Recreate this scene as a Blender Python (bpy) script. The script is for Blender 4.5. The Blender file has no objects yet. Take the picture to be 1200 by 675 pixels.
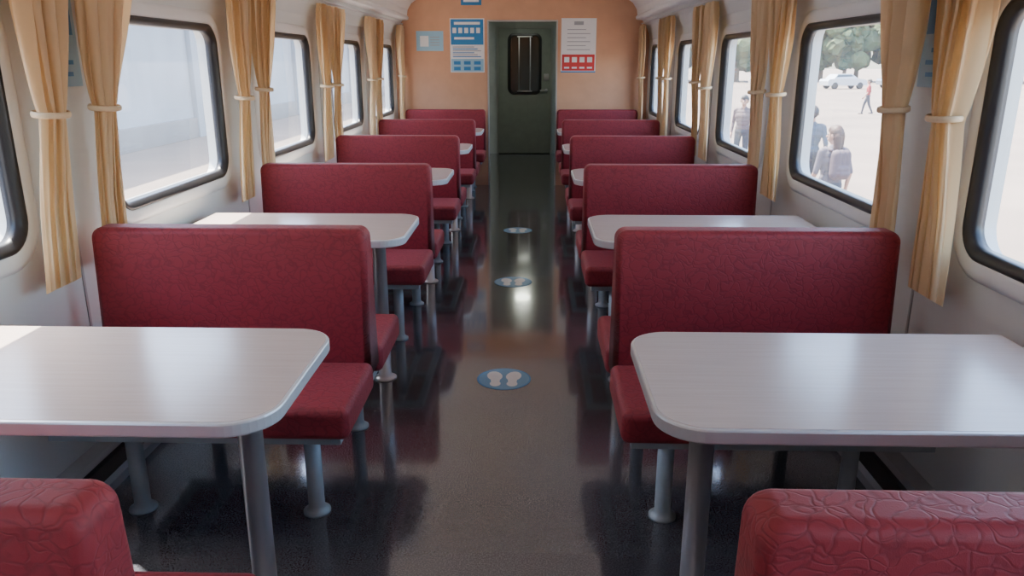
import bpy, bmesh, math, random
from mathutils import Vector, Matrix
random.seed(4)
scene = bpy.context.scene
COL = scene.collection

# ------------------------------------------------------------ helpers
def new_mat(name):
    m = bpy.data.materials.new(name); m.use_nodes = True
    nt = m.node_tree
    return m, nt, nt.nodes['Principled BSDF']

def simple(name, col, rough=0.5, metal=0.0, bump=0.0, bscale=200, var=0.0, vscale=5, coat=0.0, spec=None):
    m, nt, b = new_mat(name)
    b.inputs['Base Color'].default_value = (*col, 1)
    b.inputs['Roughness'].default_value = rough
    b.inputs['Metallic'].default_value = metal
    b.inputs['Coat Weight'].default_value = coat
    if spec is not None: b.inputs['Specular IOR Level'].default_value = spec
    tc = nt.nodes.new('ShaderNodeTexCoord')
    if var > 0:
        n = nt.nodes.new('ShaderNodeTexNoise'); n.inputs['Scale'].default_value = vscale
        n.inputs['Detail'].default_value = 5
        nt.links.new(tc.outputs['Object'], n.inputs['Vector'])
        r = nt.nodes.new('ShaderNodeValToRGB')
        r.color_ramp.elements[0].position = .3; r.color_ramp.elements[1].position = .7
        r.color_ramp.elements[0].color = (*[c*(1-var) for c in col], 1)
        r.color_ramp.elements[1].color = (*[min(1, c*(1+var)) for c in col], 1)
        nt.links.new(n.outputs['Fac'], r.inputs['Fac'])
        nt.links.new(r.outputs['Color'], b.inputs['Base Color'])
    if bump > 0:
        n2 = nt.nodes.new('ShaderNodeTexNoise'); n2.inputs['Scale'].default_value = bscale
        nt.links.new(tc.outputs['Object'], n2.inputs['Vector'])
        bp = nt.nodes.new('ShaderNodeBump'); bp.inputs['Strength'].default_value = bump
        bp.inputs['Distance'].default_value = 0.003
        nt.links.new(n2.outputs['Fac'], bp.inputs['Height'])
        nt.links.new(bp.outputs['Normal'], b.inputs['Normal'])
    return m

def mesh_obj(name, verts, faces, mats=(), idx=None, parent=None, smooth=False):
    me = bpy.data.meshes.new(name)
    me.from_pydata([tuple(v) for v in verts], [], faces)
    for m in mats: me.materials.append(m)
    if idx:
        for p, i in zip(me.polygons, idx): p.material_index = i
    if smooth:
        for p in me.polygons: p.use_smooth = True
    me.update()
    o = bpy.data.objects.new(name, me); COL.objects.link(o)
    if parent: o.parent = parent
    return o

def fix_normals(me):
    bm = bmesh.new(); bm.from_mesh(me)
    bmesh.ops.recalc_face_normals(bm, faces=bm.faces)
    bm.to_mesh(me); bm.free()

def empty(name, loc=(0,0,0)):
    e = bpy.data.objects.new(name, None); COL.objects.link(e); e.location = loc
    e.empty_display_size = .1
    return e

def link_obj(name, me, parent=None, loc=(0,0,0), wn=False, rot=None):
    o = bpy.data.objects.new(name, me); COL.objects.link(o)
    if parent: o.parent = parent
    o.location = loc
    if rot: o.rotation_euler = rot
    if wn:
        w = o.modifiers.new('wn', 'WEIGHTED_NORMAL'); w.keep_sharp = False
    return o

def box_bm(x0,x1,y0,y1,z0,z1):
    bm = bmesh.new()
    bmesh.ops.create_cube(bm, size=1)
    for v in bm.verts:
        v.co.x = x0 if v.co.x < 0 else x1
        v.co.y = y0 if v.co.y < 0 else y1
        v.co.z = z0 if v.co.z < 0 else z1
    return bm

def rbox_mesh(name, x0,x1,y0,y1,z0,z1, r, mat, seg=3):
    bm = box_bm(x0,x1,y0,y1,z0,z1)
    if r > 0:
        bmesh.ops.bevel(bm, geom=list(bm.edges), offset=r, segments=seg, profile=.5, affect='EDGES')
    me = bpy.data.meshes.new(name); bm.to_mesh(me); bm.free()
    for p in me.polygons: p.use_smooth = (r>0)
    me.materials.append(mat)
    return me

def lathe_mesh(name, prof, mat, n=24):
    verts=[]; faces=[]
    for (r,z) in prof:
        for i in range(n):
            a = 2*math.pi*i/n
            verts.append((r*math.cos(a), r*math.sin(a), z))
    for j in range(len(prof)-1):
        for i in range(n):
            k=(i+1)%n
            faces.append((j*n+i, j*n+k, (j+1)*n+k, (j+1)*n+i))
    faces.append(tuple(range(n))[::-1]); faces.append(tuple((len(prof)-1)*n+i for i in range(n)))
    me = bpy.data.meshes.new(name); me.from_pydata(verts,[],faces)
    me.materials.append(mat)
    for p in me.polygons: p.use_smooth = len(p.vertices)==4
    fix_normals(me)
    return me

# ------------------------------------------------------------ materials
def fabric_mat():
    m, nt, b = new_mat('red_embossed_fabric')
    L = nt.links.new
    tc = nt.nodes.new('ShaderNodeTexCoord')
    ns = nt.nodes.new('ShaderNodeTexNoise'); ns.inputs['Scale'].default_value = 14; ns.inputs['Detail'].default_value = 2
    L(tc.outputs['Object'], ns.inputs['Vector'])
    mix = nt.nodes.new('ShaderNodeVectorMath'); mix.operation='MULTIPLY_ADD'
    mix.inputs[1].default_value=(.10,.10,.10)
    L(ns.outputs['Color'], mix.inputs[0]); L(tc.outputs['Object'], mix.inputs[2])
    sc = nt.nodes.new('ShaderNodeVectorMath'); sc.operation='MULTIPLY'; sc.inputs[1].default_value=(28,28,44)
    L(mix.outputs[0], sc.inputs[0])
    v = nt.nodes.new('ShaderNodeTexVoronoi'); v.feature='DISTANCE_TO_EDGE'; v.inputs['Scale'].default_value=1
    L(sc.outputs[0], v.inputs['Vector'])
    r = nt.nodes.new('ShaderNodeValToRGB')
    r.color_ramp.elements[0].position=.0; r.color_ramp.elements[1].position=.12
    r.color_ramp.elements[0].color=(0,0,0,1); r.color_ramp.elements[1].color=(1,1,1,1)
    L(v.outputs['Distance'], r.inputs['Fac'])
    cm = nt.nodes.new('ShaderNodeMix'); cm.data_type='RGBA'
    cm.inputs['A'].default_value=(.205,.018,.027,1); cm.inputs['B'].default_value=(.27,.024,.034,1)
    L(r.outputs['Color'], cm.inputs['Factor'])
    L(cm.outputs['Result'], b.inputs['Base Color'])
    wv = nt.nodes.new('ShaderNodeTexNoise'); wv.inputs['Scale'].default_value=500
    L(tc.outputs['Object'], wv.inputs['Vector'])
    ad = nt.nodes.new('ShaderNodeMath'); ad.operation='MULTIPLY_ADD'; ad.inputs[1].default_value=.4
    L(wv.outputs['Fac'], ad.inputs[0]); L(r.outputs['Color'], ad.inputs[2])
    bp = nt.nodes.new('ShaderNodeBump'); bp.inputs['Strength'].default_value=.32; bp.inputs['Distance'].default_value=.0018
    L(ad.outputs[0], bp.inputs['Height']); L(bp.outputs['Normal'], b.inputs['Normal'])
    b.inputs['Roughness'].default_value=.58
    b.inputs['Specular IOR Level'].default_value=.4
    b.inputs['Sheen Weight'].default_value=.18
    b.inputs['Sheen Roughness'].default_value=.4
    b.inputs['Sheen Tint'].default_value=(1,.5,.5,1)
    return m
FABRIC = fabric_mat()

def table_mat():
    m, nt, b = new_mat('table_laminate')
    L = nt.links.new
    tc = nt.nodes.new('ShaderNodeTexCoord')
    mp = nt.nodes.new('ShaderNodeMapping'); mp.inputs['Scale'].default_value=(3,70,70)
    L(tc.outputs['Object'], mp.inputs['Vector'])
    n = nt.nodes.new('ShaderNodeTexNoise'); n.inputs['Scale'].default_value=1.5; n.inputs['Detail'].default_value=6
    L(mp.outputs[0], n.inputs['Vector'])
    r = nt.nodes.new('ShaderNodeValToRGB')
    r.color_ramp.elements[0].position=.3; r.color_ramp.elements[1].position=.7
    r.color_ramp.elements[0].color=(.53,.43,.37,1); r.color_ramp.elements[1].color=(.57,.47,.41,1)
    L(n.outputs['Fac'], r.inputs['Fac']); L(r.outputs['Color'], b.inputs['Base Color'])
    b.inputs['Roughness'].default_value=.22
    return m
LAMINATE = table_mat()
ALU = simple('aluminium_edge', (.66,.67,.68), .35, .4)
FRAMEM = simple('door_frame_metal', (.50,.50,.48), .4, .4)
CHROME = simple('brushed_steel', (.58,.59,.61), .3, .75, bump=.05, bscale=300)
GREYPAINT = simple('grey_painted_steel', (.33,.38,.39), .4, .1, var=.06, vscale=20)
WALL = simple('wall_laminate', (.67,.70,.68), .42, var=.03, vscale=3, bump=.03, bscale=90)
SURROUND = simple('window_surround_plastic', (.76,.77,.75), .35, var=.02)
RUBBER = simple('black_rubber', (.012,.012,.014), .35, bump=.05)
SEAM = simple('seam_strip', (.42,.43,.42), .45, .2)
CEIL = simple('ceiling_panel', (.80,.80,.77), .5, var=.02)
SALMON = simple('salmon_wall_laminate', (.62,.34,.20), .45, var=.05, vscale=6)
DKGREEN = simple('grey_green_door_paint', (.30,.33,.29), .4, var=.06, vscale=8)
DKWALL = simple('vestibule_wall_paint', (.30,.31,.28), .5, var=.05)
BASEB = simple('baseboard_metal', (.42,.45,.47), .4, .3)
HEATER = simple('dark_heater_cover', (.05,.052,.056), .45, .2)
BLUE = simple('poster_blue', (.03,.22,.50), .35)
LBLUE = simple('poster_light_blue', (.30,.52,.66), .35)
WHITE = simple('poster_white', (.80,.82,.82), .35)
RED = simple('poster_red', (.62,.05,.05), .35)
GREYT = simple('poster_grey', (.35,.38,.42), .4)
TIE = simple('curtain_tie_cord', (.66,.51,.32), .6)

def floor_mat():
    m, nt, b = new_mat('dark_speckled_vinyl')
    L = nt.links.new
    tc = nt.nodes.new('ShaderNodeTexCoord')
    n = nt.nodes.new('ShaderNodeTexNoise'); n.inputs['Scale'].default_value=200; n.inputs['Detail'].default_value=2
    L(tc.outputs['Object'], n.inputs['Vector'])
    r = nt.nodes.new('ShaderNodeValToRGB')
    r.color_ramp.elements[0].position=.42; r.color_ramp.elements[1].position=.75
    r.color_ramp.elements[0].color=(.052,.052,.060,1); r.color_ramp.elements[1].color=(.118,.118,.130,1)
    L(n.outputs['Fac'], r.inputs['Fac']); L(r.outputs['Color'], b.inputs['Base Color'])
    n2 = nt.nodes.new('ShaderNodeTexNoise'); n2.inputs['Scale'].default_value=3; n2.inputs['Detail'].default_value=6
    L(tc.outputs['Object'], n2.inputs['Vector'])
    mr = nt.nodes.new('ShaderNodeMapRange'); mr.inputs['To Min'].default_value=.06; mr.inputs['To Max'].default_value=.20
    L(n2.outputs['Fac'], mr.inputs['Value']); L(mr.outputs[0], b.inputs['Roughness'])
    b.inputs['Specular IOR Level'].default_value=.9
    b.inputs['Coat Weight'].default_value=.6
    b.inputs['Coat Roughness'].default_value=.06
    return m
FLOOR = floor_mat()

def curtain_mat():
    m, nt, b = new_mat('tan_curtain_cloth')
    L = nt.links.new
    b.inputs['Base Color'].default_value=(.78,.59,.35,1)
    b.inputs['Roughness'].default_value=.65
    b.inputs['Sheen Weight'].default_value=.2
    tr = nt.nodes.new('ShaderNodeBsdfTranslucent'); tr.inputs['Color'].default_value=(.84,.63,.36,1)
    mx = nt.nodes.new('ShaderNodeMixShader'); mx.inputs[0].default_value=.40
    L(b.outputs[0], mx.inputs[1]); L(tr.outputs[0], mx.inputs[2])
    L(mx.outputs[0], nt.nodes['Material Output'].inputs['Surface'])
    return m
CURTAIN = curtain_mat()

def glass_mat(name, tint, dirt):
    m = bpy.data.materials.new(name); m.use_nodes=True
    nt=m.node_tree; L=nt.links.new
    nt.nodes.remove(nt.nodes['Principled BSDF'])
    t = nt.nodes.new('ShaderNodeBsdfTransparent'); t.inputs['Color'].default_value=(*tint,1)
    g = nt.nodes.new('ShaderNodeBsdfGlossy'); g.inputs['Roughness'].default_value=.02
    lw = nt.nodes.new('ShaderNodeLayerWeight'); lw.inputs['Blend'].default_value=.5
    pw = nt.nodes.new('ShaderNodeMath'); pw.operation='POWER'; pw.inputs[1].default_value=5
    L(lw.outputs['Facing'], pw.inputs[0])
    ma = nt.nodes.new('ShaderNodeMath'); ma.operation='MULTIPLY_ADD'; ma.inputs[1].default_value=.8; ma.inputs[2].default_value=.04
    L(pw.outputs[0], ma.inputs[0])
    m1 = nt.nodes.new('ShaderNodeMixShader')
    L(ma.outputs[0], m1.inputs[0]); L(t.outputs[0], m1.inputs[1]); L(g.outputs[0], m1.inputs[2])
    d = nt.nodes.new('ShaderNodeBsdfTranslucent'); d.inputs['Color'].default_value=(.8,.82,.85,1)
    m2 = nt.nodes.new('ShaderNodeMixShader')
    tc = nt.nodes.new('ShaderNodeTexCoord')
    n = nt.nodes.new('ShaderNodeTexNoise'); n.inputs['Scale'].default_value=2.5; n.inputs['Detail'].default_value=6
    L(tc.outputs['Object'], n.inputs['Vector'])
    mr = nt.nodes.new('ShaderNodeMapRange'); mr.inputs['To Min'].default_value=dirt*.6; mr.inputs['To Max'].default_value=dirt*1.5
    L(n.outputs['Fac'], mr.inputs['Value'])
    L(mr.outputs[0], m2.inputs[0]); L(m1.outputs[0], m2.inputs[1]); L(d.outputs[0], m2.inputs[2])
    L(m2.outputs[0], nt.nodes['Material Output'].inputs['Surface'])
    return m
GLASS = glass_mat('dusty_window_glass', (.88,.90,.90), .04)

# ------------------------------------------------------------ room shell
P = 1.70
Y_START, Y_END = -2.55, 9.50
TC = [0.03 + P*n for n in range(0,6)]          # table centres .03 .. 8.53
BAYS = [0.13 + P*n for n in range(-1,6)]
Z0, Z1 = 0.80, 1.90
WX = 1.50
WCZ, WHW, WHH, WR = 1.268, .565, .378, .10
ZM = 1.70   # top of the window panel

def rr_loop(hw, hh, r, k=8):
    """rounded rectangle loop: list of (u,v,corner index)"""
    pts=[]
    for ci,(sx,sy,a0) in enumerate([(1,1,0),(-1,1,90),(-1,-1,180),(1,-1,270)]):
        for i in range(k+1):
            a = math.radians(a0 + 90*i/k)
            pts.append((sx*(hw-r)+r*math.cos(a), sy*(hh-r)+r*math.sin(a), ci))
    return pts

def WP(side, y, z, d):
    return Vector((side*(WX-d), y, z))

def build_wall(side, name):
    V=[];F=[]
    def quad(a,b,c,d):
        i=len(V); V.extend([a,b,c,d]); F.append((i,i+1,i+2,i+3))
    base = rr_loop(WHW, WHH, WR)
    for n,c in enumerate(BAYS):
        y0, y1 = c-P/2, c+P/2
        if n==len(BAYS)-1: y1 = Y_END
        if n==0: y0 = Y_START
        wc = c
        corners=[(y1,ZM),(y0,ZM),(y0,Z0),(y1,Z0)]
        N=len(base)
        for depth in (0,-.09):
            i0=len(V)
            for (u,v,ci) in base: V.append(WP(side, wc+u, WCZ+v, depth))
            ic=len(V)
            for (yy,zz) in corners: V.append(WP(side, yy, zz, depth))
            for i in range(N):
                j=(i+1)%N
                ci, cj = base[i][2], base[j][2]
                if ci==cj: F.append((i0+i, i0+j, ic+ci))
                else: F.append((i0+i, i0+j, ic+cj, ic+ci))
            if depth==0: first=i0
        for i in range(N):
            j=(i+1)%N
            F.append((first+i, first+j, i0+j, i0+i))
        for depth in (0,-.09):
            quad(WP(side,y0,-.05,depth),WP(side,y1,-.05,depth),WP(side,y1,Z0,depth),WP(side,y0,Z0,depth))
            prev=ZM; pd=0
            for f in (1/3,2/3,1):
                z=ZM+(Z1+.05-ZM)*f
                dd=.11*f*f
                quad(WP(side,y0,prev,depth+pd),WP(side,y1,prev,depth+pd),WP(side,y1,z,depth+dd),WP(side,y0,z,depth+dd))
                prev=z; pd=dd
    o = mesh_obj(name, V, F, [WALL])
    fix_normals(o.data)
    return o
build_wall(-1,'wall_left'); build_wall(1,'wall_right')

def sweep_ring(side, wc, prof, k=8):
    V=[];F=[]
    N=None
    for (off,d) in prof:
        lp = rr_loop(WHW+off, WHH+off, WR+off, k); N=len(lp)
        for (u,v,ci) in lp: V.append(WP(side, wc+u, WCZ+v, d))
    for a in range(len(prof)-1):
        for i in range(N):
            j=(i+1)%N
            F.append((a*N+i,a*N+j,(a+1)*N+j,(a+1)*N+i))
    return V,F

wn = 0
for side in (-1,1):
    for c in BAYS:
        wn += 1
        e = empty('window_%d'%wn, (0,0,0))
        V,F = sweep_ring(side, c, [(.065,0.0),(.062,.010),(.045,.016),(.012,.016),(.0,.010),(-.0,0)], 8)
        mesh_obj('surround', V, F, [SURROUND], parent=e, smooth=True)
        V,F = sweep_ring(side, c, [(.004,.0),(.004,.013),(-.003,.017),(-.014,.016),(-.019,.008),(-.028,.004),(-.031,-.015),(-.031,-.035),(-.002,-.035)], 8)
        mesh_obj('rubber_gasket', V, F, [RUBBER], parent=e, smooth=True)
        lp = rr_loop(WHW-.029, WHH-.029, WR-.029, 8)
        if side>0: lp=lp[::-1]
        V = [WP(side, c+u, WCZ+v, -.022) for (u,v,ci) in lp]
        mesh_obj('glass_pane', V, [tuple(range(len(V)))], [GLASS], parent=e)

# seam strips, baseboards, heater covers
tn=0
for side in (-1,1):
    for c in BAYS[:-1]:
        tn+=1
        y=c+P/2-.02
        V=[];F=[]
        for z in (0.0,Z0,ZM):
            for (dy,d) in ((-.006,0.0),(-.006,.004),(.006,.004),(.006,0.0)):
                V.append(WP(side,y+dy,z,d))
        for a in range(2):
            for i in range(3):
                F.append((a*4+i,a*4+i+1,(a+1)*4+i+1,(a+1)*4+i))
        mesh_obj('trim_%d'%tn, V, F, [SEAM])
def prism_y(name, prof, y0, y1, mats, idx=None, closed=True, smooth=False):
    V=[(x,y0,z) for x,z in prof]+[(x,y1,z) for x,z in prof]
    n=len(prof); F=[]
    for i in range(n if closed else n-1):
        j=(i+1)%n
        F.append((i,j,n+j,n+i))
    if closed: F.append(tuple(range(n))); F.append(tuple(range(n,2*n)))
    o=mesh_obj(name,V,F,mats,idx,smooth=smooth)
    fix_normals(o.data)
    return o
for side,nm in ((-1,'left'),(1,'right')):
    prism_y('baseboard_%s'%nm, [(side*1.499,0),(side*1.345,0),(side*1.345,.035),(side*1.36,.05),(side*1.42,.055),(side*1.42,.075),(side*1.435,.09),(side*1.499,.09)], Y_START, Y_END, [BASEB, HEATER],
            [0,0,0,1,1,0,0,0,0,0])

# floor (runs through the vestibule)
mesh_obj('floor', [(-1.59,Y_START,0),(1.59,Y_START,0),(1.59,13.2,0),(-1.59,13.2,0),
                   (-1.59,Y_START,-.1),(1.59,Y_START,-.1),(1.59,13.2,-.1),(-1.59,13.2,-.1)],
         [(0,1,2,3),(7,6,5,4),(0,4,5,1),(1,5,6,2),(2,6,7,3),(3,7,4,0)], [FLOOR])

# ceiling with coves
ZC=Z1+.03
half=[(1.44,ZC),(1.35,ZC+.005),(1.33,ZC+.015),(1.328,ZC+.04),(1.345,ZC+.06),(1.335,2.05),(1.29,2.12),(1.19,2.19),(1.0,2.245),(.7,2.29),(.35,2.31),(0,2.318)]
prof=[(x,z) for x,z in half]+[(-x,z) for x,z in half[-2::-1]]
outer=[(-1.53,2.1),(-1.36,2.3),(-.8,2.42),(0,2.47),(.8,2.42),(1.36,2.3),(1.53,2.1)]
o=prism_y('ceiling', prof+[(-1.53,ZC)]+outer+[(1.53,ZC)], Y_START, Y_END, [CEIL])
# curtain rails
XB=1.40
for side,nm in ((-1,'left'),(1,'right')):
    V=[];F=[]
    n=10
    for y in (Y_START+.02,Y_END-.02):
        for i in range(n):
            a=2*math.pi*i/n
            V.append((side*(XB)+.008*math.cos(a), y, 1.892+.008*math.sin(a)))
    for i in range(n): F.append((i,(i+1)%n,n+(i+1)%n,n+i))
    mesh_obj('curtain_rail', V, F, [ALU], smooth=True)

# end walls with door opening
def end_wall(name, y0, y1, ox0, ox1, oz):
    top=[(x,z) for x,z in prof]           # right -> left
    V=[];F=[]
    outline=[(1.52,0),(1.52,ZC)]+top+[(-1.52,ZC),(-1.52,0)]
    poly=outline+[(ox0,0),(ox0,oz),(ox1,oz),(ox1,0)]
    n=len(poly)
    V=[(x,y0,z) for x,z in poly]+[(x,y1,z) for x,z in poly]
    F=[tuple(range(n)),tuple(range(n,2*n))]
    for i in range(n):
        j=(i+1)%n; F.append((i,j,n+j,n+i))
    o=mesh_obj(name,V,F,[SALMON]); 
    bm=bmesh.new(); bm.from_mesh(o.data); bmesh.ops.triangulate(bm,faces=[f for f in bm.faces if len(f.verts)>4]); bmesh.ops.recalc_face_normals(bm,faces=bm.faces); bm.to_mesh(o.data); bm.free()
    return o
end_wall('wall_far', Y_END, Y_END+.06, -.40,.42, 1.93)
end_wall('wall_near', Y_START-.06, Y_START, -.40,.42, 1.97)
# door-opening frame (aluminium)
def frame_xz(name, x0,x1,z1,w,y0,y1,mat,parent=None):
    poly=[(x0,0),(x0,z1),(x1,z1),(x1,0),(x1-w,0),(x1-w,z1-w),(x0+w,z1-w),(x0+w,0)]
    n=8
    V=[(x,y0,z) for x,z in poly]+[(x,y1,z) for x,z in poly]
    F=[(0,1,6,7),(1,2,5,6),(2,3,4,5)]+[(8+a,8+b,8+c,8+d) for a,b,c,d in ((0,1,6,7),(1,2,5,6),(2,3,4,5))]
    for i in range(n):
        j=(i+1)%n; F.append((i,j,n+j,n+i))
    o=mesh_obj(name,V,F,[mat],parent=parent); fix_normals(o.data); return o
frame_xz('trim_90', -.405,.425,1.935,.015, Y_END-.008, Y_END+.07, FRAMEM)

# vestibule
VY=12.86
def boxo(name,x0,x1,y0,y1,z0,z1,mat,r=0,parent=None):
    me=rbox_mesh(name,x0,x1,y0,y1,z0,z1,r,mat)
    return link_obj(name,me,parent)
boxo('wall_vestibule_left',-.72,-.66,Y_END+.06,VY,0,2.12,DKWALL)
boxo('wall_vestibule_right',.66,.72,Y_END+.06,VY,0,2.12,DKWALL)
boxo('ceiling_vestibule',-.72,.72,Y_END+.06,VY+.1,2.12,2.18,CEIL)
boxo('wall_vestibule_end',-.72,.72,VY+.05,VY+.10,0,2.12,DKGREEN)

def door(name, y, sgn, x0=-.45,x1=.45,h=2.0):
    e=empty(name)
    boxo('door_leaf',x0+.03,x1-.03,min(y,y+.035),max(y,y+.035),.012,h-.03,DKGREEN,.004,parent=e)
    frame_xz('door_frame',x0,x1,h,.03,y-.02*sgn if sgn>0 else y,y+.05,DKWALL,parent=e)
    # rounded window
    cx=(x0+x1)/2+.0; cz=1.43; 
    def ring(prof,mat,nm,fill=None):
        V=[];F=[];N=0
        for off,d in prof:
            lp=rr_loop(.24+off,.44+off,.07+off,6);N=len(lp)
            for u,v,c in lp: V.append((cx+u, y-sgn*d, cz+v))
        for a in range(len(prof)-1):
            for i in range(N):
                j=(i+1)%N; F.append((a*N+i,a*N+j,(a+1)*N+j,(a+1)*N+i))
        if fill is not None: F.append(tuple(range((len(prof)-1)*N,len(prof)*N)))
        return mesh_obj(nm,V,F,[mat],parent=e)
    ring([(.035,0),(.03,.016),(.0,.018),(-.012,.005)],RUBBER,'window_gasket')
    ring([(0,.0005),(-.005,.004)],simple('dark_door_glass',(.06,.05,.04),.06,spec=.9),'window_pane',True)
    for bx in (-.09,.09):
        boxo('window_bar',cx+bx-.008,cx+bx+.008,y-sgn*.03-.006,y-sgn*.03+.006,cz-.43,cz+.43,CHROME,.004,parent=e)
    for bz in (-.43,.41):
        boxo('bar_mount',cx-.12,cx+.12,min(y,y-sgn*.034),max(y,y-sgn*.034),cz+bz,cz+bz+.02,CHROME,.003,parent=e)
    # handle + lock
    me=lathe_mesh('handle_rose',[(.028,0),(.028,.01),(.02,.014)],CHROME,16)
    link_obj('handle_rose',me,e,(x1-.1,y,1.02),rot=(math.radians(90)*sgn,0,0))
    boxo('handle_lever',x1-.2,x1-.09,y-sgn*.045-.006,y-sgn*.045+.006,1.01,1.03,CHROME,.004,parent=e)
    boxo('handle_spindle',x1-.11,x1-.095,min(y,y-sgn*.045),max(y,y-sgn*.045),1.01,1.03,CHROME,.002,parent=e)
    boxo('door_lock_plate',x1-.14,x1-.06,y-sgn*.006-.004,y-sgn*.006+.004,1.17,1.28,CHROME,.003,parent=e)
    return e
door('door_1', VY, 1)
door('door_2', Y_START-.05, -1, -.42,.44,1.97)

# vestibule ceiling lamp
m,nt,b=new_mat('lamp_diffuser'); b.inputs['Base Color'].default_value=(.9,.9,.8,1)
b.inputs['Emission Color'].default_value=(.95,1,.84,1); b.inputs['Emission Strength'].default_value=36
LAMPM=m
e=empty('ceiling_lamp',(0,11.6,2.12))
link_obj('diffuser',lathe_mesh('diffuser',[(.02,-.05),(.09,-.045),(.12,-.02),(.12,0)],LAMPM),e)
link_obj('rim',lathe_mesh('rim',[(.14,-.012),(.14,0),(.121,0),(.121,-.012)],ALU),e)

# ------------------------------------------------------------ benches
XE=1.375
def backrest_mesh():
    zb,zt=.40,.925; tb,tt=.085,.05
    x0,x1=.425,XE
    bm=box_bm(x0,x1,-1,1,zb,zt)
    for v in bm.verts:
        t = tb if v.co.z<.6 else tt
        v.co.y = math.copysign(t, v.co.y)
    es=[e for e in bm.edges if abs(e.verts[0].co.z-zt)<1e-4 and abs(e.verts[1].co.z-zt)<1e-4 and abs(e.verts[0].co.y-e.verts[1].co.y)>.05]
    bmesh.ops.bevel(bm,geom=es,offset=.038,segments=6,profile=.5,affect='EDGES')
    bm.edges.ensure_lookup_table()
    es=[e for e in bm.edges if len(e.link_faces)==2 and e.calc_face_angle(0)>math.radians(60) and max(e.verts[0].co.z,e.verts[1].co.z)>zb+.01]
    bmesh.ops.bevel(bm,geom=es,offset=.023,segments=5,profile=.5,affect='EDGES')
    me=bpy.data.meshes.new('backrest'); bm.to_mesh(me); bm.free()
    for p in me.polygons: p.use_smooth=True
    me.materials.append(FABRIC); return me
def cushion_mesh(sgn):
    ys=sorted((sgn*.07,sgn*.475))
    bm=box_bm(.415,XE,ys[0],ys[1],.352,.458)
    bmesh.ops.bevel(bm,geom=list(bm.edges),offset=.026,segments=5,profile=.5,affect='EDGES')
    me=bpy.data.meshes.new('seat_cushion'); bm.to_mesh(me); bm.free()
    for p in me.polygons: p.use_smooth=True
    me.materials.append(FABRIC); return me
def frame_mesh(single):
    y1=.10 if single else .44
    bm=bmesh.new()
    for (a,b_,c,d,e_,f) in [(.45,XE,-.44,-.405,.325,.352),(.45,XE,y1-.035,y1,.325,.352),
                          (.45,.485,-.405,y1-.035,.325,.352),(1.33,1.365,-.405,y1-.035,.325,.352),(.45,1.365,-.02,.02,.33,.352),
                          (.57,.60,-.405,y1-.035,.328,.352),(1.17,1.2,-.405,y1-.035,.328,.352)]:
        t=box_bm(a,b_,c,d,e_,f); me=bpy.data.meshes.new('t'); t.to_mesh(me); t.free(); bm.from_mesh(me)
    me=bpy.data.meshes.new('seat_frame'); bm.to_mesh(me); bm.free(); me.materials.append(GREYPAINT); return me
BACK=backrest_mesh(); CN=cushion_mesh(-1); CF=cushion_mesh(1); FR=frame_mesh(False); FRS=frame_mesh(True)
LEG=lathe_mesh('bench_leg',[(.046,0),(.046,.007),(.036,.012),(.030,.018),(.027,.03),(.027,.33)],GREYPAINT)
benchY=[0.88+P*n for n in range(-1,6)]
for side in (-1,1):
    for k,y in enumerate(benchY):
        single = (k==len(benchY)-1)
        e=empty('dining_bench',(0,y,0))
        if side<0: e.rotation_euler=(0,0,math.pi)
        if single:
            e.location.y = y-.03
            link_obj('backrest',BACK,e,wn=True)
            link_obj('seat_cushion',CN if side>0 else CF,e,wn=True)
            f=link_obj('seat_frame',FRS,e)
            if side<0: f.scale=(1,-1,1)
            sy=-.31 if side>0 else .31
            for i,(lx,ly) in enumerate([(.585,sy),(1.185,sy),(.585,0),(1.185,0)]):
                link_obj('leg_%d'%(i+1),LEG,e,(lx,ly,0))
        else:
            link_obj('backrest',BACK,e,wn=True)
            link_obj('seat_cushion_front',CN,e,wn=True)
            link_obj('seat_cushion_rear',CF,e,wn=True)
            link_obj('seat_frame',FR,e)
            q=-1 if side<0 else 1
            for i,(lx,ly) in enumerate([(.585,-.30*q),(1.185,-.30*q),(.585,.33*q),(1.185,.33*q)]):
                link_obj('leg_%d'%(i+1),LEG,e,(lx,ly,0))

# ------------------------------------------------------------ tables
def table_top_meshes():
    def outline(inset, k=10):
        x0=.405+inset; x1=1.43; hy=.30-inset; r=.11-inset
        pts=[(x1,-hy),(x1,hy)]
        for i in range(k+1):
            a=math.radians(90+90*i/k); pts.append((x0+r+r*math.cos(a)*1.0, hy-r+r*math.sin(a)))
        for i in range(k+1):
            a=math.radians(180+90*i/k); pts.append((x0+r+r*math.cos(a), -hy+r+r*math.sin(a)))
        return pts
    def solid(nm, layers, mat, top=True):
        V=[];F=[];n=0
        for inset,z in layers:
            o=outline(inset); n=len(o)
            V+= [(x,y,z) for x,y in o]
        for a in range(len(layers)-1):
            for i in range(n):
                j=(i+1)%n; F.append((a*n+i,a*n+j,(a+1)*n+j,(a+1)*n+i))
        F.append(tuple(range(n))); F.append(tuple(range((len(layers)-1)*n,len(layers)*n)))
        me=bpy.data.meshes.new(nm); me.from_pydata(V,[],F); me.materials.append(mat); fix_normals(me); return me
    top=solid('table_top',[(.008,.722),(.008,.750)],LAMINATE)
    band=solid('edge_band',[(.010,.714),(.002,.716),(.0,.720),(.0,.744),(.002,.7475),(.008,.7495)],ALU)
    return top,band
TT,TB=table_top_meshes()
TLEG=lathe_mesh('table_leg',[(.055,0),(.055,.006),(.045,.012),(.031,.018),(.031,.70),(.06,.702),(.06,.714)],CHROME,32)
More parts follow.
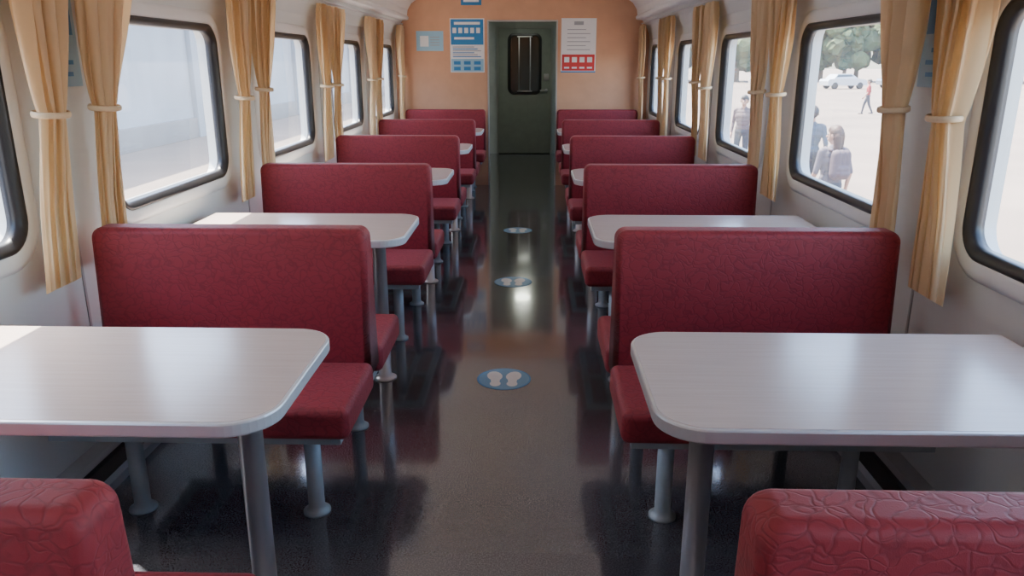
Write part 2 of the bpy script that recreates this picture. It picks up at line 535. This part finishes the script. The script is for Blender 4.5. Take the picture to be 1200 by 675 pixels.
for side in (-1,1):
    for y in TC:
        e=empty('dining_table',(0,y,0))
        if side<0: e.rotation_euler=(0,0,math.pi)
        link_obj('table_top',TT,e); link_obj('edge_band',TB,e)
        link_obj('leg',TLEG,e,(.565,0,0))
        boxo('wall_bracket',1.39,1.495,-.24,.24,.655,.714,GREYPAINT,.004,parent=e)

# ------------------------------------------------------------ curtains
def curtain(side, ytop, ytie, ybot, wtop, wtie, wbot, seed):
    rnd=random.Random(seed)
    e=empty('window_curtain')
    nu,nv=110,60
    zt,zb=1.872,.76+rnd.uniform(-.015,.015); ztie=1.30+rnd.uniform(-.02,.02)
    nf=rnd.choice([4,5]); ph=rnd.uniform(0,6.28)
    fr=[rnd.uniform(.7,1.3) for _ in range(4)]
    V=[];F=[]
    def params(z):
        if z>=ztie:
            t=(z-ztie)/(zt-ztie); s=t**.65
            return ytie+(ytop-ytie)*(t**1.2), wtie+(wtop-wtie)*min(1,s*1.15), XB
        t=(ztie-z)/(ztie-zb); s=1-(1-t)**2.0
        return ytie+(ybot-ytie)*t, wtie+(wbot-wtie)*s, XB-.005*t
    for j in range(nv+1):
        z=zt+(zb-zt)*j/nv
        c,w,xb=params(z)
        amp=.022+.016*min(1,abs(z-ztie)/.25)
        if z<ztie: amp=.021
        if z>1.84: amp*=.8
        for i in range(nu+1):
            u=i/nu*2-1
            uu=u+.05*math.sin(3*u+fr[0]*z*3)
            f0=math.sin(uu*nf*math.pi+ph+ .5*math.sin(z*3*fr[1]))
            fold=f0*(.75+.25*abs(f0))+.3*math.sin(uu*nf*1.7*math.pi+fr[2]*5)
            bul=.022*(1-u*u)*max(0,1-abs(z-ztie)/.3)
            V.append((side*(xb-fold*amp*.7-bul), c+u*w + .016*math.cos(uu*nf*math.pi*2+ph)*(w/.12), z+ (0.008*fold if j==nv else 0)))
    for j in range(nv):
        for i in range(nu):
            a=j*(nu+1)+i
            F.append((a,a+1,a+nu+2,a+nu+1))
    o=mesh_obj('curtain_cloth',V,F,[CURTAIN],parent=e,smooth=True)
    # tie
    V=[];F=[];n=28;k=8; xb=XB
    for i in range(n):
        a=2*math.pi*i/n
        cy=ytie+(wtie+.010)*math.cos(a); cx=xb-.008+.045*math.sin(a)
        for m_ in range(k):
            b_=2*math.pi*m_/k
            rr=.005
            V.append((side*(cx+rr*math.cos(b_)*math.sin(a)), cy+rr*math.cos(b_)*math.cos(a), ztie+.010*math.sin(b_)+.004*math.sin(a)))
    for i in range(n):
        for m_ in range(k):
            F.append((i*k+m_,i*k+(m_+1)%k,((i+1)%n)*k+(m_+1)%k,((i+1)%n)*k+m_))
    mesh_obj('tie_band',V,F,[TIE],parent=e,smooth=True)
    return e
sd=0
for side in (-1,1):
    for n in range(-1,6):
        pier = .88+P*n-.02
        if side<0: A_=(-.03,-.10,-.175); B_=(.36,.22,.17)
        else: A_=(-.12,-.14,-.175); B_=(.29,.21,.17)
        if n==5: A_=(-.03,-.07,-.12)
        sd+=1
        curtain(side,pier+A_[0],pier+A_[1],pier+A_[2],.145,.058,.092,sd)
        if n<5:
            sd+=1
            curtain(side,pier+B_[0],pier+B_[1],pier+B_[2],.16,.055,.078,sd)

# ------------------------------------------------------------ posters / signs
def rects(name, rs, fn, mats):
    V=[];F=[];I=[]
    for (a0,a1,z0,z1,d,mi) in rs:
        i=len(V)
        V+=[fn(a0,z0,d),fn(a1,z0,d),fn(a1,z1,d),fn(a0,z1,d)]; F.append((i,i+1,i+2,i+3)); I.append(mi)
        if d>.0025 and mi is not None and (a1-a0)>.15 and d<=.0031:
            j=len(V)
            V+=[fn(a0,z0,.001),fn(a1,z0,.001),fn(a1,z1,.001),fn(a0,z1,.001)]
            for p,q in ((0,1),(1,2),(2,3),(3,0)):
                F.append((i+p,i+q,j+q,j+p)); I.append(mi)
    return mesh_obj(name,V,F,mats,I)
ff=lambda x,z,d:(x,Y_END-d,z)
M=[WHITE,BLUE,LBLUE,RED,GREYT]
# blue/white notice
x0,x1=-.845,-.44
rs=[(x0,x1,1.345,1.955,.003,0),(x0+.01,x1-.01,1.66,1.945,.0035,1),(x0+.01,x1-.01,1.355,1.50,.0035,2)]
for i in range(5): rs.append((x0+.03+i*.07,x0+.075+i*.07,1.79,1.85,.004,0))
rs.append((x0+.05,x1-.05,1.885,1.915,.004,0)); rs.append((x0+.05,x1-.12,1.72,1.745,.004,0))
for i in range(6): rs.append((x0+.03,x1-.04-(i%3)*.04,1.52+i*.022,1.53+i*.022,.004,4 if i%2 else 1))
for i in range(3):
    for j in range(2): rs.append((x0+.04+i*.12,x0+.12+i*.12,1.37+j*.065,1.41+j*.065,.004,1))
rects('safety_poster',rs,ff,M)
# white/red notice
x0,x1=.465,.875
rs=[(x0,x1,1.345,1.955,.003,0),(x0+.012,x1-.012,1.365,1.55,.0035,3),(x0,x1,1.345,1.36,.0038,1)]
for i in range(6): rs.append((x0+.07,x1-.07-(i%2)*.05,1.60+i*.045,1.608+i*.045,.004,4))
rs.append((x0+.15,x1-.15,1.88,1.92,.004,4))
for i in range(4):
    rs.append((x0+.04+i*.09,x0+.10+i*.09,1.46,1.52,.004,0)); rs.append((x0+.04+i*.09,x0+.10+i*.09,1.39,1.41,.004,0))
rects('safety_poster',rs,ff,M)
rs=[(-1.245,-.925,1.59,1.815,.003,2),(-1.225,-.945,1.61,1.795,.0035,2),(-1.20,-1.10,1.64,1.76,.004,0)]
for i in range(4): rs.append((-1.08,-.97,1.65+i*.03,1.66+i*.03,.004,4))
rects('notice_card',rs,ff,M)
rects('car_number_sign',[(-.71,-.47,2.10,2.20,.003,1),(-.68,-.5,2.135,2.165,.004,0)],ff,M)
for side in (-1,1):
    for pc in (2.74,-.66):
        fw=lambda y,z,d,side=side:tuple(WP(side,y,z,d+.004))
        rs=[(pc-.10,pc+.10,1.385,1.69,.003,2),(pc-.08,pc+.08,1.56,1.67,.0035,1),(pc-.07,pc+.05,1.42,1.435,.0035,1),(pc-.07,pc+.06,1.46,1.475,.0035,1),(pc-.07,pc+.03,1.50,1.515,.0035,1)]
        rects('wall_notice',rs,fw,M)

# ------------------------------------------------------------ floor decals
DB=simple('decal_blue',(.12,.33,.55),.3)
for y in TC[2:5]:
    V=[];F=[];I=[]
    def disc(cx,cy,rx,ry,z,mi,n=32,skew=0):
        i=len(V)
        for k in range(n):
            a=2*math.pi*k/n
            yy=ry*math.sin(a); V.append((cx+rx*math.cos(a)+skew*yy, y+cy+yy, z))
        F.append(tuple(range(i,i+n))); I.append(mi)
    disc(.01,0,.13,.13,.0015,1,48)
    disc(.01,0,.122,.122,.002,2,48)
    for s in (-1,1):
        disc(.01+s*.046,.030,.037,.056,.0028,0,24,skew=.1*s)
        disc(.01+s*.040,-.062,.026,.032,.0028,0,20)
        disc(.01+s*.041,-.018,.022,.055,.0030,0,20)
    mesh_obj('floor_decal',V,F,[WHITE,BLUE,DB],I)

# ------------------------------------------------------------ outside
GROUND_Z=-1.15
PAV=simple('pale_sandy_paving',(.175,.130,.098),.9,var=.2,vscale=.3)
def gnd():
    z=GROUND_Z
    return mesh_obj('ground',[(-300,-300,z),(300,-300,z),(300,300,z),(-300,300,z)],[(0,1,2,3)],[PAV])
gnd()
CONC=simple('concrete_wall',(.27,.285,.30),.9,var=.10,vscale=.6,bump=.2,bscale=8)
CONCD=simple('concrete_plinth',(.15,.145,.14),.9,var=.1,vscale=1)
ROOFM=simple('roof_sheet',(.32,.31,.30),.7)
DARKG=simple('dark_window',(.06,.08,.09),.15)
e=empty('station_building',(-12,22,GROUND_Z))
boxo('facade',-8,0,-45,45,.0,7.5,CONC,parent=e)
boxo('plinth',-8,.12,-45.1,45.1,0,.7,CONCD,.02,parent=e)
boxo('cornice',-8.3,.5,-45.4,45.4,7.5,7.9,ROOFM,.03,parent=e)
for i in range(15):
    boxo('pilaster_%d'%i,-.1,.18,-43+i*6.1,-42.5+i*6.1,0,7.5,CONC,.02,parent=e)
for i in range(14):
    boxo('panel_window_%d'%i,-.1,.03,-41.2+i*6.1,-38.6+i*6.1,4.9,6.5,DARKG,.01,parent=e)
boxo('kerb',4.5,4.8,-45,45,0,.14,CONC,.02,parent=e)

# trees
LEAF=simple('tree_foliage',(.050,.075,.025),.8,var=.35,vscale=1.2)
BARK=simple('tree_bark',(.16,.11,.07),.9)
def tree_mesh(seed):
    rnd=random.Random(seed)
    bm=bmesh.new()
    r=bmesh.ops.create_cone(bm,cap_ends=True,segments=10,radius1=.28,radius2=.14,depth=4)
    for v in r['verts']: v.co.z+=2
    for f in bm.faces: f.material_index=1
    for b_ in range(4):
        a=rnd.uniform(0,6.28)
        mat=Matrix.Translation((math.cos(a)*.8,math.sin(a)*.8,4.2))@Matrix.Rotation(a,4,'Z')@Matrix.Rotation(.7,4,'Y')
        nf=len(bm.faces)
        bmesh.ops.create_cone(bm,cap_ends=True,segments=6,radius1=.12,radius2=.05,depth=2.6,matrix=mat)
        bm.faces.ensure_lookup_table()
        for f in bm.faces[nf:]: f.material_index=1
    for i in range(60):
        a=rnd.uniform(0,6.28); h=rnd.uniform(2.0,9.5); rad=rnd.uniform(0,1)*3.4*math.sin(min(1,(h-1)/8.5)*math.pi*.9+.15)
        s=rnd.uniform(.6,1.25)
        r=bmesh.ops.create_icosphere(bm,subdivisions=2,radius=s,matrix=Matrix.Translation((math.cos(a)*rad,math.sin(a)*rad,h)))
        for v in r['verts']:
            v.co+=Vector((rnd.uniform(-.25,.25),rnd.uniform(-.25,.25),rnd.uniform(-.25,.25)))
    me=bpy.data.meshes.new('tree'); bm.to_mesh(me); bm.free(); me.materials.append(LEAF); me.materials.append(BARK); return me
TM=[tree_mesh(i) for i in range(3)]
for i in range(38):
    x=8+i*3.1+random.uniform(-1,1); y=116+random.uniform(-6,6)-i*.6
    o=link_obj('tree',TM[i%3],None,(x,y,GROUND_Z),rot=(0,0,random.uniform(0,6)))
    s=random.uniform(1.0,1.4); o.scale=(s,s,s)

# parked cars
def car(loc, rotz, col):
    e=empty('car',loc); e.rotation_euler=(0,0,rotz)
    paint=simple('car_paint',col,.3,coat=.5)
    prof=[(-2.1,.35),(-2.15,.75),(-2.0,.95),(-1.5,1.0),(-1.1,1.42),(.4,1.46),(1.05,1.02),(1.95,.88),(2.15,.7),(2.12,.35)]
    V=[(x,-.82,z) for x,z in prof]+[(x,.82,z) for x,z in prof]
    for i,v in enumerate(V):
        if v[2]>1.2: V[i]=(v[0],v[1]*.82,v[2])
    n=len(prof);F=[tuple(range(n)),tuple(range(n,2*n))]+[(i,(i+1)%n,n+(i+1)%n,n+i) for i in range(n)]
    o=mesh_obj('body',V,F,[paint],parent=e); fix_normals(o.data)
    for s in (-1,1):
        mesh_obj('side_glass',[(-1.35,s*.80,1.03),(.9,s*.80,1.03),(.35,s*.71,1.38),(-1.05,s*.71,1.38)],[(0,1,2,3)],[DARKG],parent=e)
        for x in (-1.35,1.35):
            link_obj('wheel',lathe_mesh('wheel',[(.2,0),(.33,.01),(.33,.2),(.2,.21)],RUBBER,20),e,(x,s*.82-.1,.33),rot=(math.radians(90),0,0)).location.y=s*.72+.1
    return e
car((31,80,GROUND_Z),.2,(.45,.46,.48)); car((37.5,82,GROUND_Z),.1,(.15,.17,.2)); car((25,84,GROUND_Z),-.1,(.35,.35,.33))

# people -----------------------------------------------------
def capsule(bm, p0, p1, r0, r1, n=14, h=4):
    p0=Vector(p0); p1=Vector(p1)
    ax=p1-p0; L=ax.length
    axn = ax.normalized() if L>1e-6 else Vector((0,0,1))
    q=axn.to_track_quat('Z','Y')
    rings=[]
    for i in range(h+1):
        a=-math.pi/2+math.pi/2*i/h
        rings.append((p0+axn*(r0*math.sin(a)), max(1e-4,r0*math.cos(a))))
    for i in range(h+1):
        a=math.pi/2*i/h
        rings.append((p1+axn*(r1*math.sin(a)), max(1e-4,r1*math.cos(a))))
    vs=[]
    for c,r in rings:
        vs.append([bm.verts.new(c+q@Vector((r*math.cos(2*math.pi*k/n),r*math.sin(2*math.pi*k/n),0))) for k in range(n)])
    for a in range(len(vs)-1):
        for k in range(n):
            bm.faces.new((vs[a][k],vs[a][(k+1)%n],vs[a+1][(k+1)%n],vs[a+1][k]))
    bm.faces.new(vs[0][::-1]); bm.faces.new(vs[-1])
def person(name, loc, rotz, shirt, trousers, hair, bag=None, stride=.0, scale=1.0, long_hair=False, sleeves=False, head_turn=0):
    mats=[simple('skin',(.36,.20,.14),.5), simple('shirt_cloth',shirt,.85,var=.1,vscale=12), simple('trouser_cloth',trousers,.85,var=.1,vscale=12),
          simple('hair',hair,.6,var=.2,vscale=60), simple('shoe_leather',(.06,.05,.05),.5), simple('bag_cloth',bag or (.1,.1,.1),.8,var=.1,vscale=15), simple('eye_dark',(.02,.015,.01),.3)]
    Pp=[]
    A=lambda p0,p1,r0,r1,m:Pp.append((Vector(p0),Vector(p1),r0,r1,m))
    A((-.075,0,.93),(.075,0,.93),.105,.105,2)
    A((-.07,0,1.02),(.07,0,1.02),.10,.10,1)
    A((-.055,.01,1.12),(.055,.01,1.12),.098,.098,1)
    A((-.07,.005,1.20),(.07,.005,1.20),.105,.105,1)
    A((-.085,.0,1.28),(.085,0,1.28),.112,.112,1)
    A((-.10,-.01,1.36),(.10,-.01,1.36),.09,.09,1)
    A((-.165,-.01,1.42),(.165,-.01,1.42),.052,.052,1)
    A((-.06,-.01,1.42),(0,-.01,1.49),.06,.045,1); A((.06,-.01,1.42),(0,-.01,1.49),.06,.045,1)
    A((0,-.01,1.45),(0,.005,1.56),.053,.050,0)
    hr=Matrix.Rotation(head_turn,4,'Z')
    H=lambda p0,p1,r0,r1,m:A(hr@Vector(p0),hr@Vector(p1),r0,r1,m)
    H((0,.0,1.655),(0,-.02,1.66),.088,.088,0)
    H((0,.035,1.60),(0,.045,1.575),.066,.05,0)
    H((0,.10,1.635),(0,.118,1.607),.010,.015,0)
    H((-.02,.095,1.572),(.02,.095,1.572),.010,.010,0)
    for s in (-1,1):
        H((s*.088,.0,1.635),(s*.092,-.008,1.61),.016,.012,0)
        H((s*.032,.083,1.642),(s*.032,.084,1.642),.012,.012,6)
    H((0,-.018,1.672),(0,-.035,1.65),.099,.094,3)
    H((0,.03,1.70),(0,-.02,1.70),.070,.08,3)
    if long_hair:
        H((-.04,-.06,1.62),(-.04,-.07,1.45),.06,.045,3); H((.04,-.06,1.62),(.04,-.07,1.45),.06,.045,3)
    for s in (-1,1):
        kf=.0+s*stride*.5
        hip=(s*.09,0,.90); knee=(s*.10,kf*.9+.03,.50); ank=(s*.105,kf*1.9-.03,.085+(.04 if kf<0 else 0))
        A(hip,knee,.088,.062,2); A(knee,ank,.060,.040,2)
        a=Vector(ank); A(a+Vector((0,-.035,-.04)),a+Vector((s*.02,.15,-.05)),.038,.030,4)
        sw=-s*stride*.45
        sh=Vector((s*.195,-.01,1.405)); el=Vector((s*.245,sw*.5-.04,1.13)); wr=Vector((s*.25,sw+.06,.90))
        A(sh,el,.050,.041,1)
        A(el,wr,.039,.026,1 if sleeves else 0)
        if not sleeves: A(el.lerp(sh,.25),el.lerp(sh,.3),.045,.045,1)
        d=(wr-el).normalized()
        pm=wr+d*.07
        A(wr,pm,.026,.030,0)
        A(wr+d*.03+Vector((0,.015,0)),pm+Vector((0,.018,0)),.022,.022,0); A(wr+d*.03-Vector((0,.012,0)),pm-Vector((0,.018,0)),.022,.020,0)
        for fi,(off,ln) in enumerate([(.030,.066),(.010,.078),(-.010,.072),(-.029,.056)]):
            b0=pm+Vector((0,off,0)); b1=b0+d*ln*.55+Vector((-s*.006,off*.1,0)); b2=b1+d*ln*.45+Vector((-s*.018,0,0))
            A(b0,b1,.010,.0095,0); A(b1,b2,.0095,.008,0)
        t0=wr+d*.025+Vector((0,.025,0)); t1=t0+d*.035+Vector((-s*.008,.03,0)); t2=t1+d*.03+Vector((-s*.006,.006,0))
        A(t0,t1,.013,.011,0); A(t1,t2,.011,.009,0)
    if bag:
        for sx in (-.07,0,.07):
            A((sx,-.19,1.12),(sx,-.185,1.38),.085,.075,5)
        A((-.05,-.255,1.13),(.05,-.255,1.13),.055,.055,5); A((-.05,-.25,1.19),(.05,-.25,1.19),.05,.05,5)
        for s in (-1,1):
            A((s*.10,-.10,1.44),(s*.11,.05,1.46),.024,.022,5); A((s*.11,.05,1.46),(s*.12,.105,1.30),.022,.02,5); A((s*.12,.10,1.30),(s*.16,-.06,1.12),.02,.02,5)
    bm=bmesh.new()
    for p in Pp: capsule(bm,*p[:4])
    me=bpy.data.meshes.new('tmp'); bm.to_mesh(me); bm.free()
    tmp=bpy.data.objects.new('tmp',me); COL.objects.link(tmp)
    rm=tmp.modifiers.new('r','REMESH'); rm.mode='VOXEL'; rm.voxel_size=.0095; rm.use_smooth_shade=True
    sm=tmp.modifiers.new('s','SMOOTH'); sm.factor=.5; sm.iterations=2
    dg=bpy.context.evaluated_depsgraph_get()
    me2=bpy.data.meshes.new_from_object(tmp.evaluated_get(dg))
    bpy.data.objects.remove(tmp)
    me2.materials.clear()
    for m_ in mats: me2.materials.append(m_)
    segs=[(p[0],p[1]-p[0],max(1e-9,(p[1]-p[0]).length_squared),p[2],p[3],p[4]) for p in Pp]
    for poly in me2.polygons:
        c=poly.center; best=1e9; bmn=0
        for (a,ab,l2,r0,r1,mi) in segs:
            w=c-a
            if abs(w.z)>.5: continue
            t=w.dot(ab)/l2
            t=0 if t<0 else (1 if t>1 else t)
            dd=(w-ab*t).length-(r0+(r1-r0)*t)
            if dd<best: best=dd; bmn=mi
        poly.material_index=bmn; poly.use_smooth=True
    me2.name=name
    o=link_obj(name,me2,None,loc,rot=(0,0,rotz)); o.scale=(scale,)*3
    return o
G=GROUND_Z
person('person_with_backpack',(4.36,11.0,G),.25,(.09,.075,.09),(.03,.035,.05),(.06,.028,.015),bag=(.08,.055,.065),stride=.18,long_hair=True,head_turn=.5)
person('person_walking',(5.22,14.4,G),-.2,(.05,.07,.095),(.02,.02,.025),(.015,.012,.01),stride=.3,sleeves=True,scale=1.05)
person('person_standing',(5.30,19.4,G),2.6,(.10,.07,.07),(.02,.025,.035),(.02,.015,.012),stride=.08,scale=1.04,sleeves=True)
person('person_in_red',(17.3,41,G),1.2,(.30,.025,.025),(.04,.04,.05),(.03,.02,.012),stride=.25)

# ------------------------------------------------------------ light
w=bpy.data.worlds.new('World'); scene.world=w; w.use_nodes=True
nt=w.node_tree; bg=nt.nodes['Background']
sky=nt.nodes.new('ShaderNodeTexSky'); sky.sky_type='NISHITA'; sky.sun_disc=False
sky.sun_elevation=math.radians(66); sky.sun_rotation=math.radians(-60); sky.air_density=1.0; sky.dust_density=2.2; sky.ozone_density=1
nt.links.new(sky.outputs[0],bg.inputs['Color']); bg.inputs['Strength'].default_value=2.9
sl=bpy.data.lights.new('sun','SUN'); sl.energy=50; sl.angle=math.radians(.6); sl.color=(1,.95,.88)
so=bpy.data.objects.new('sun',sl); COL.objects.link(so)
d=Vector((.38,-.30,-1)).normalized()
so.rotation_euler=d.to_track_quat('-Z','Y').to_euler(); so.location=(-10,0,20)

# ------------------------------------------------------------ camera
cd=bpy.data.cameras.new('camera'); cd.sensor_width=36; cd.lens=27; cd.clip_end=1000
co=bpy.data.objects.new('camera',cd); COL.objects.link(co)
co.location=(.14,0,1.47)
co.rotation_euler=(math.radians(90-16.43),0,math.radians(1.53))
scene.camera=co
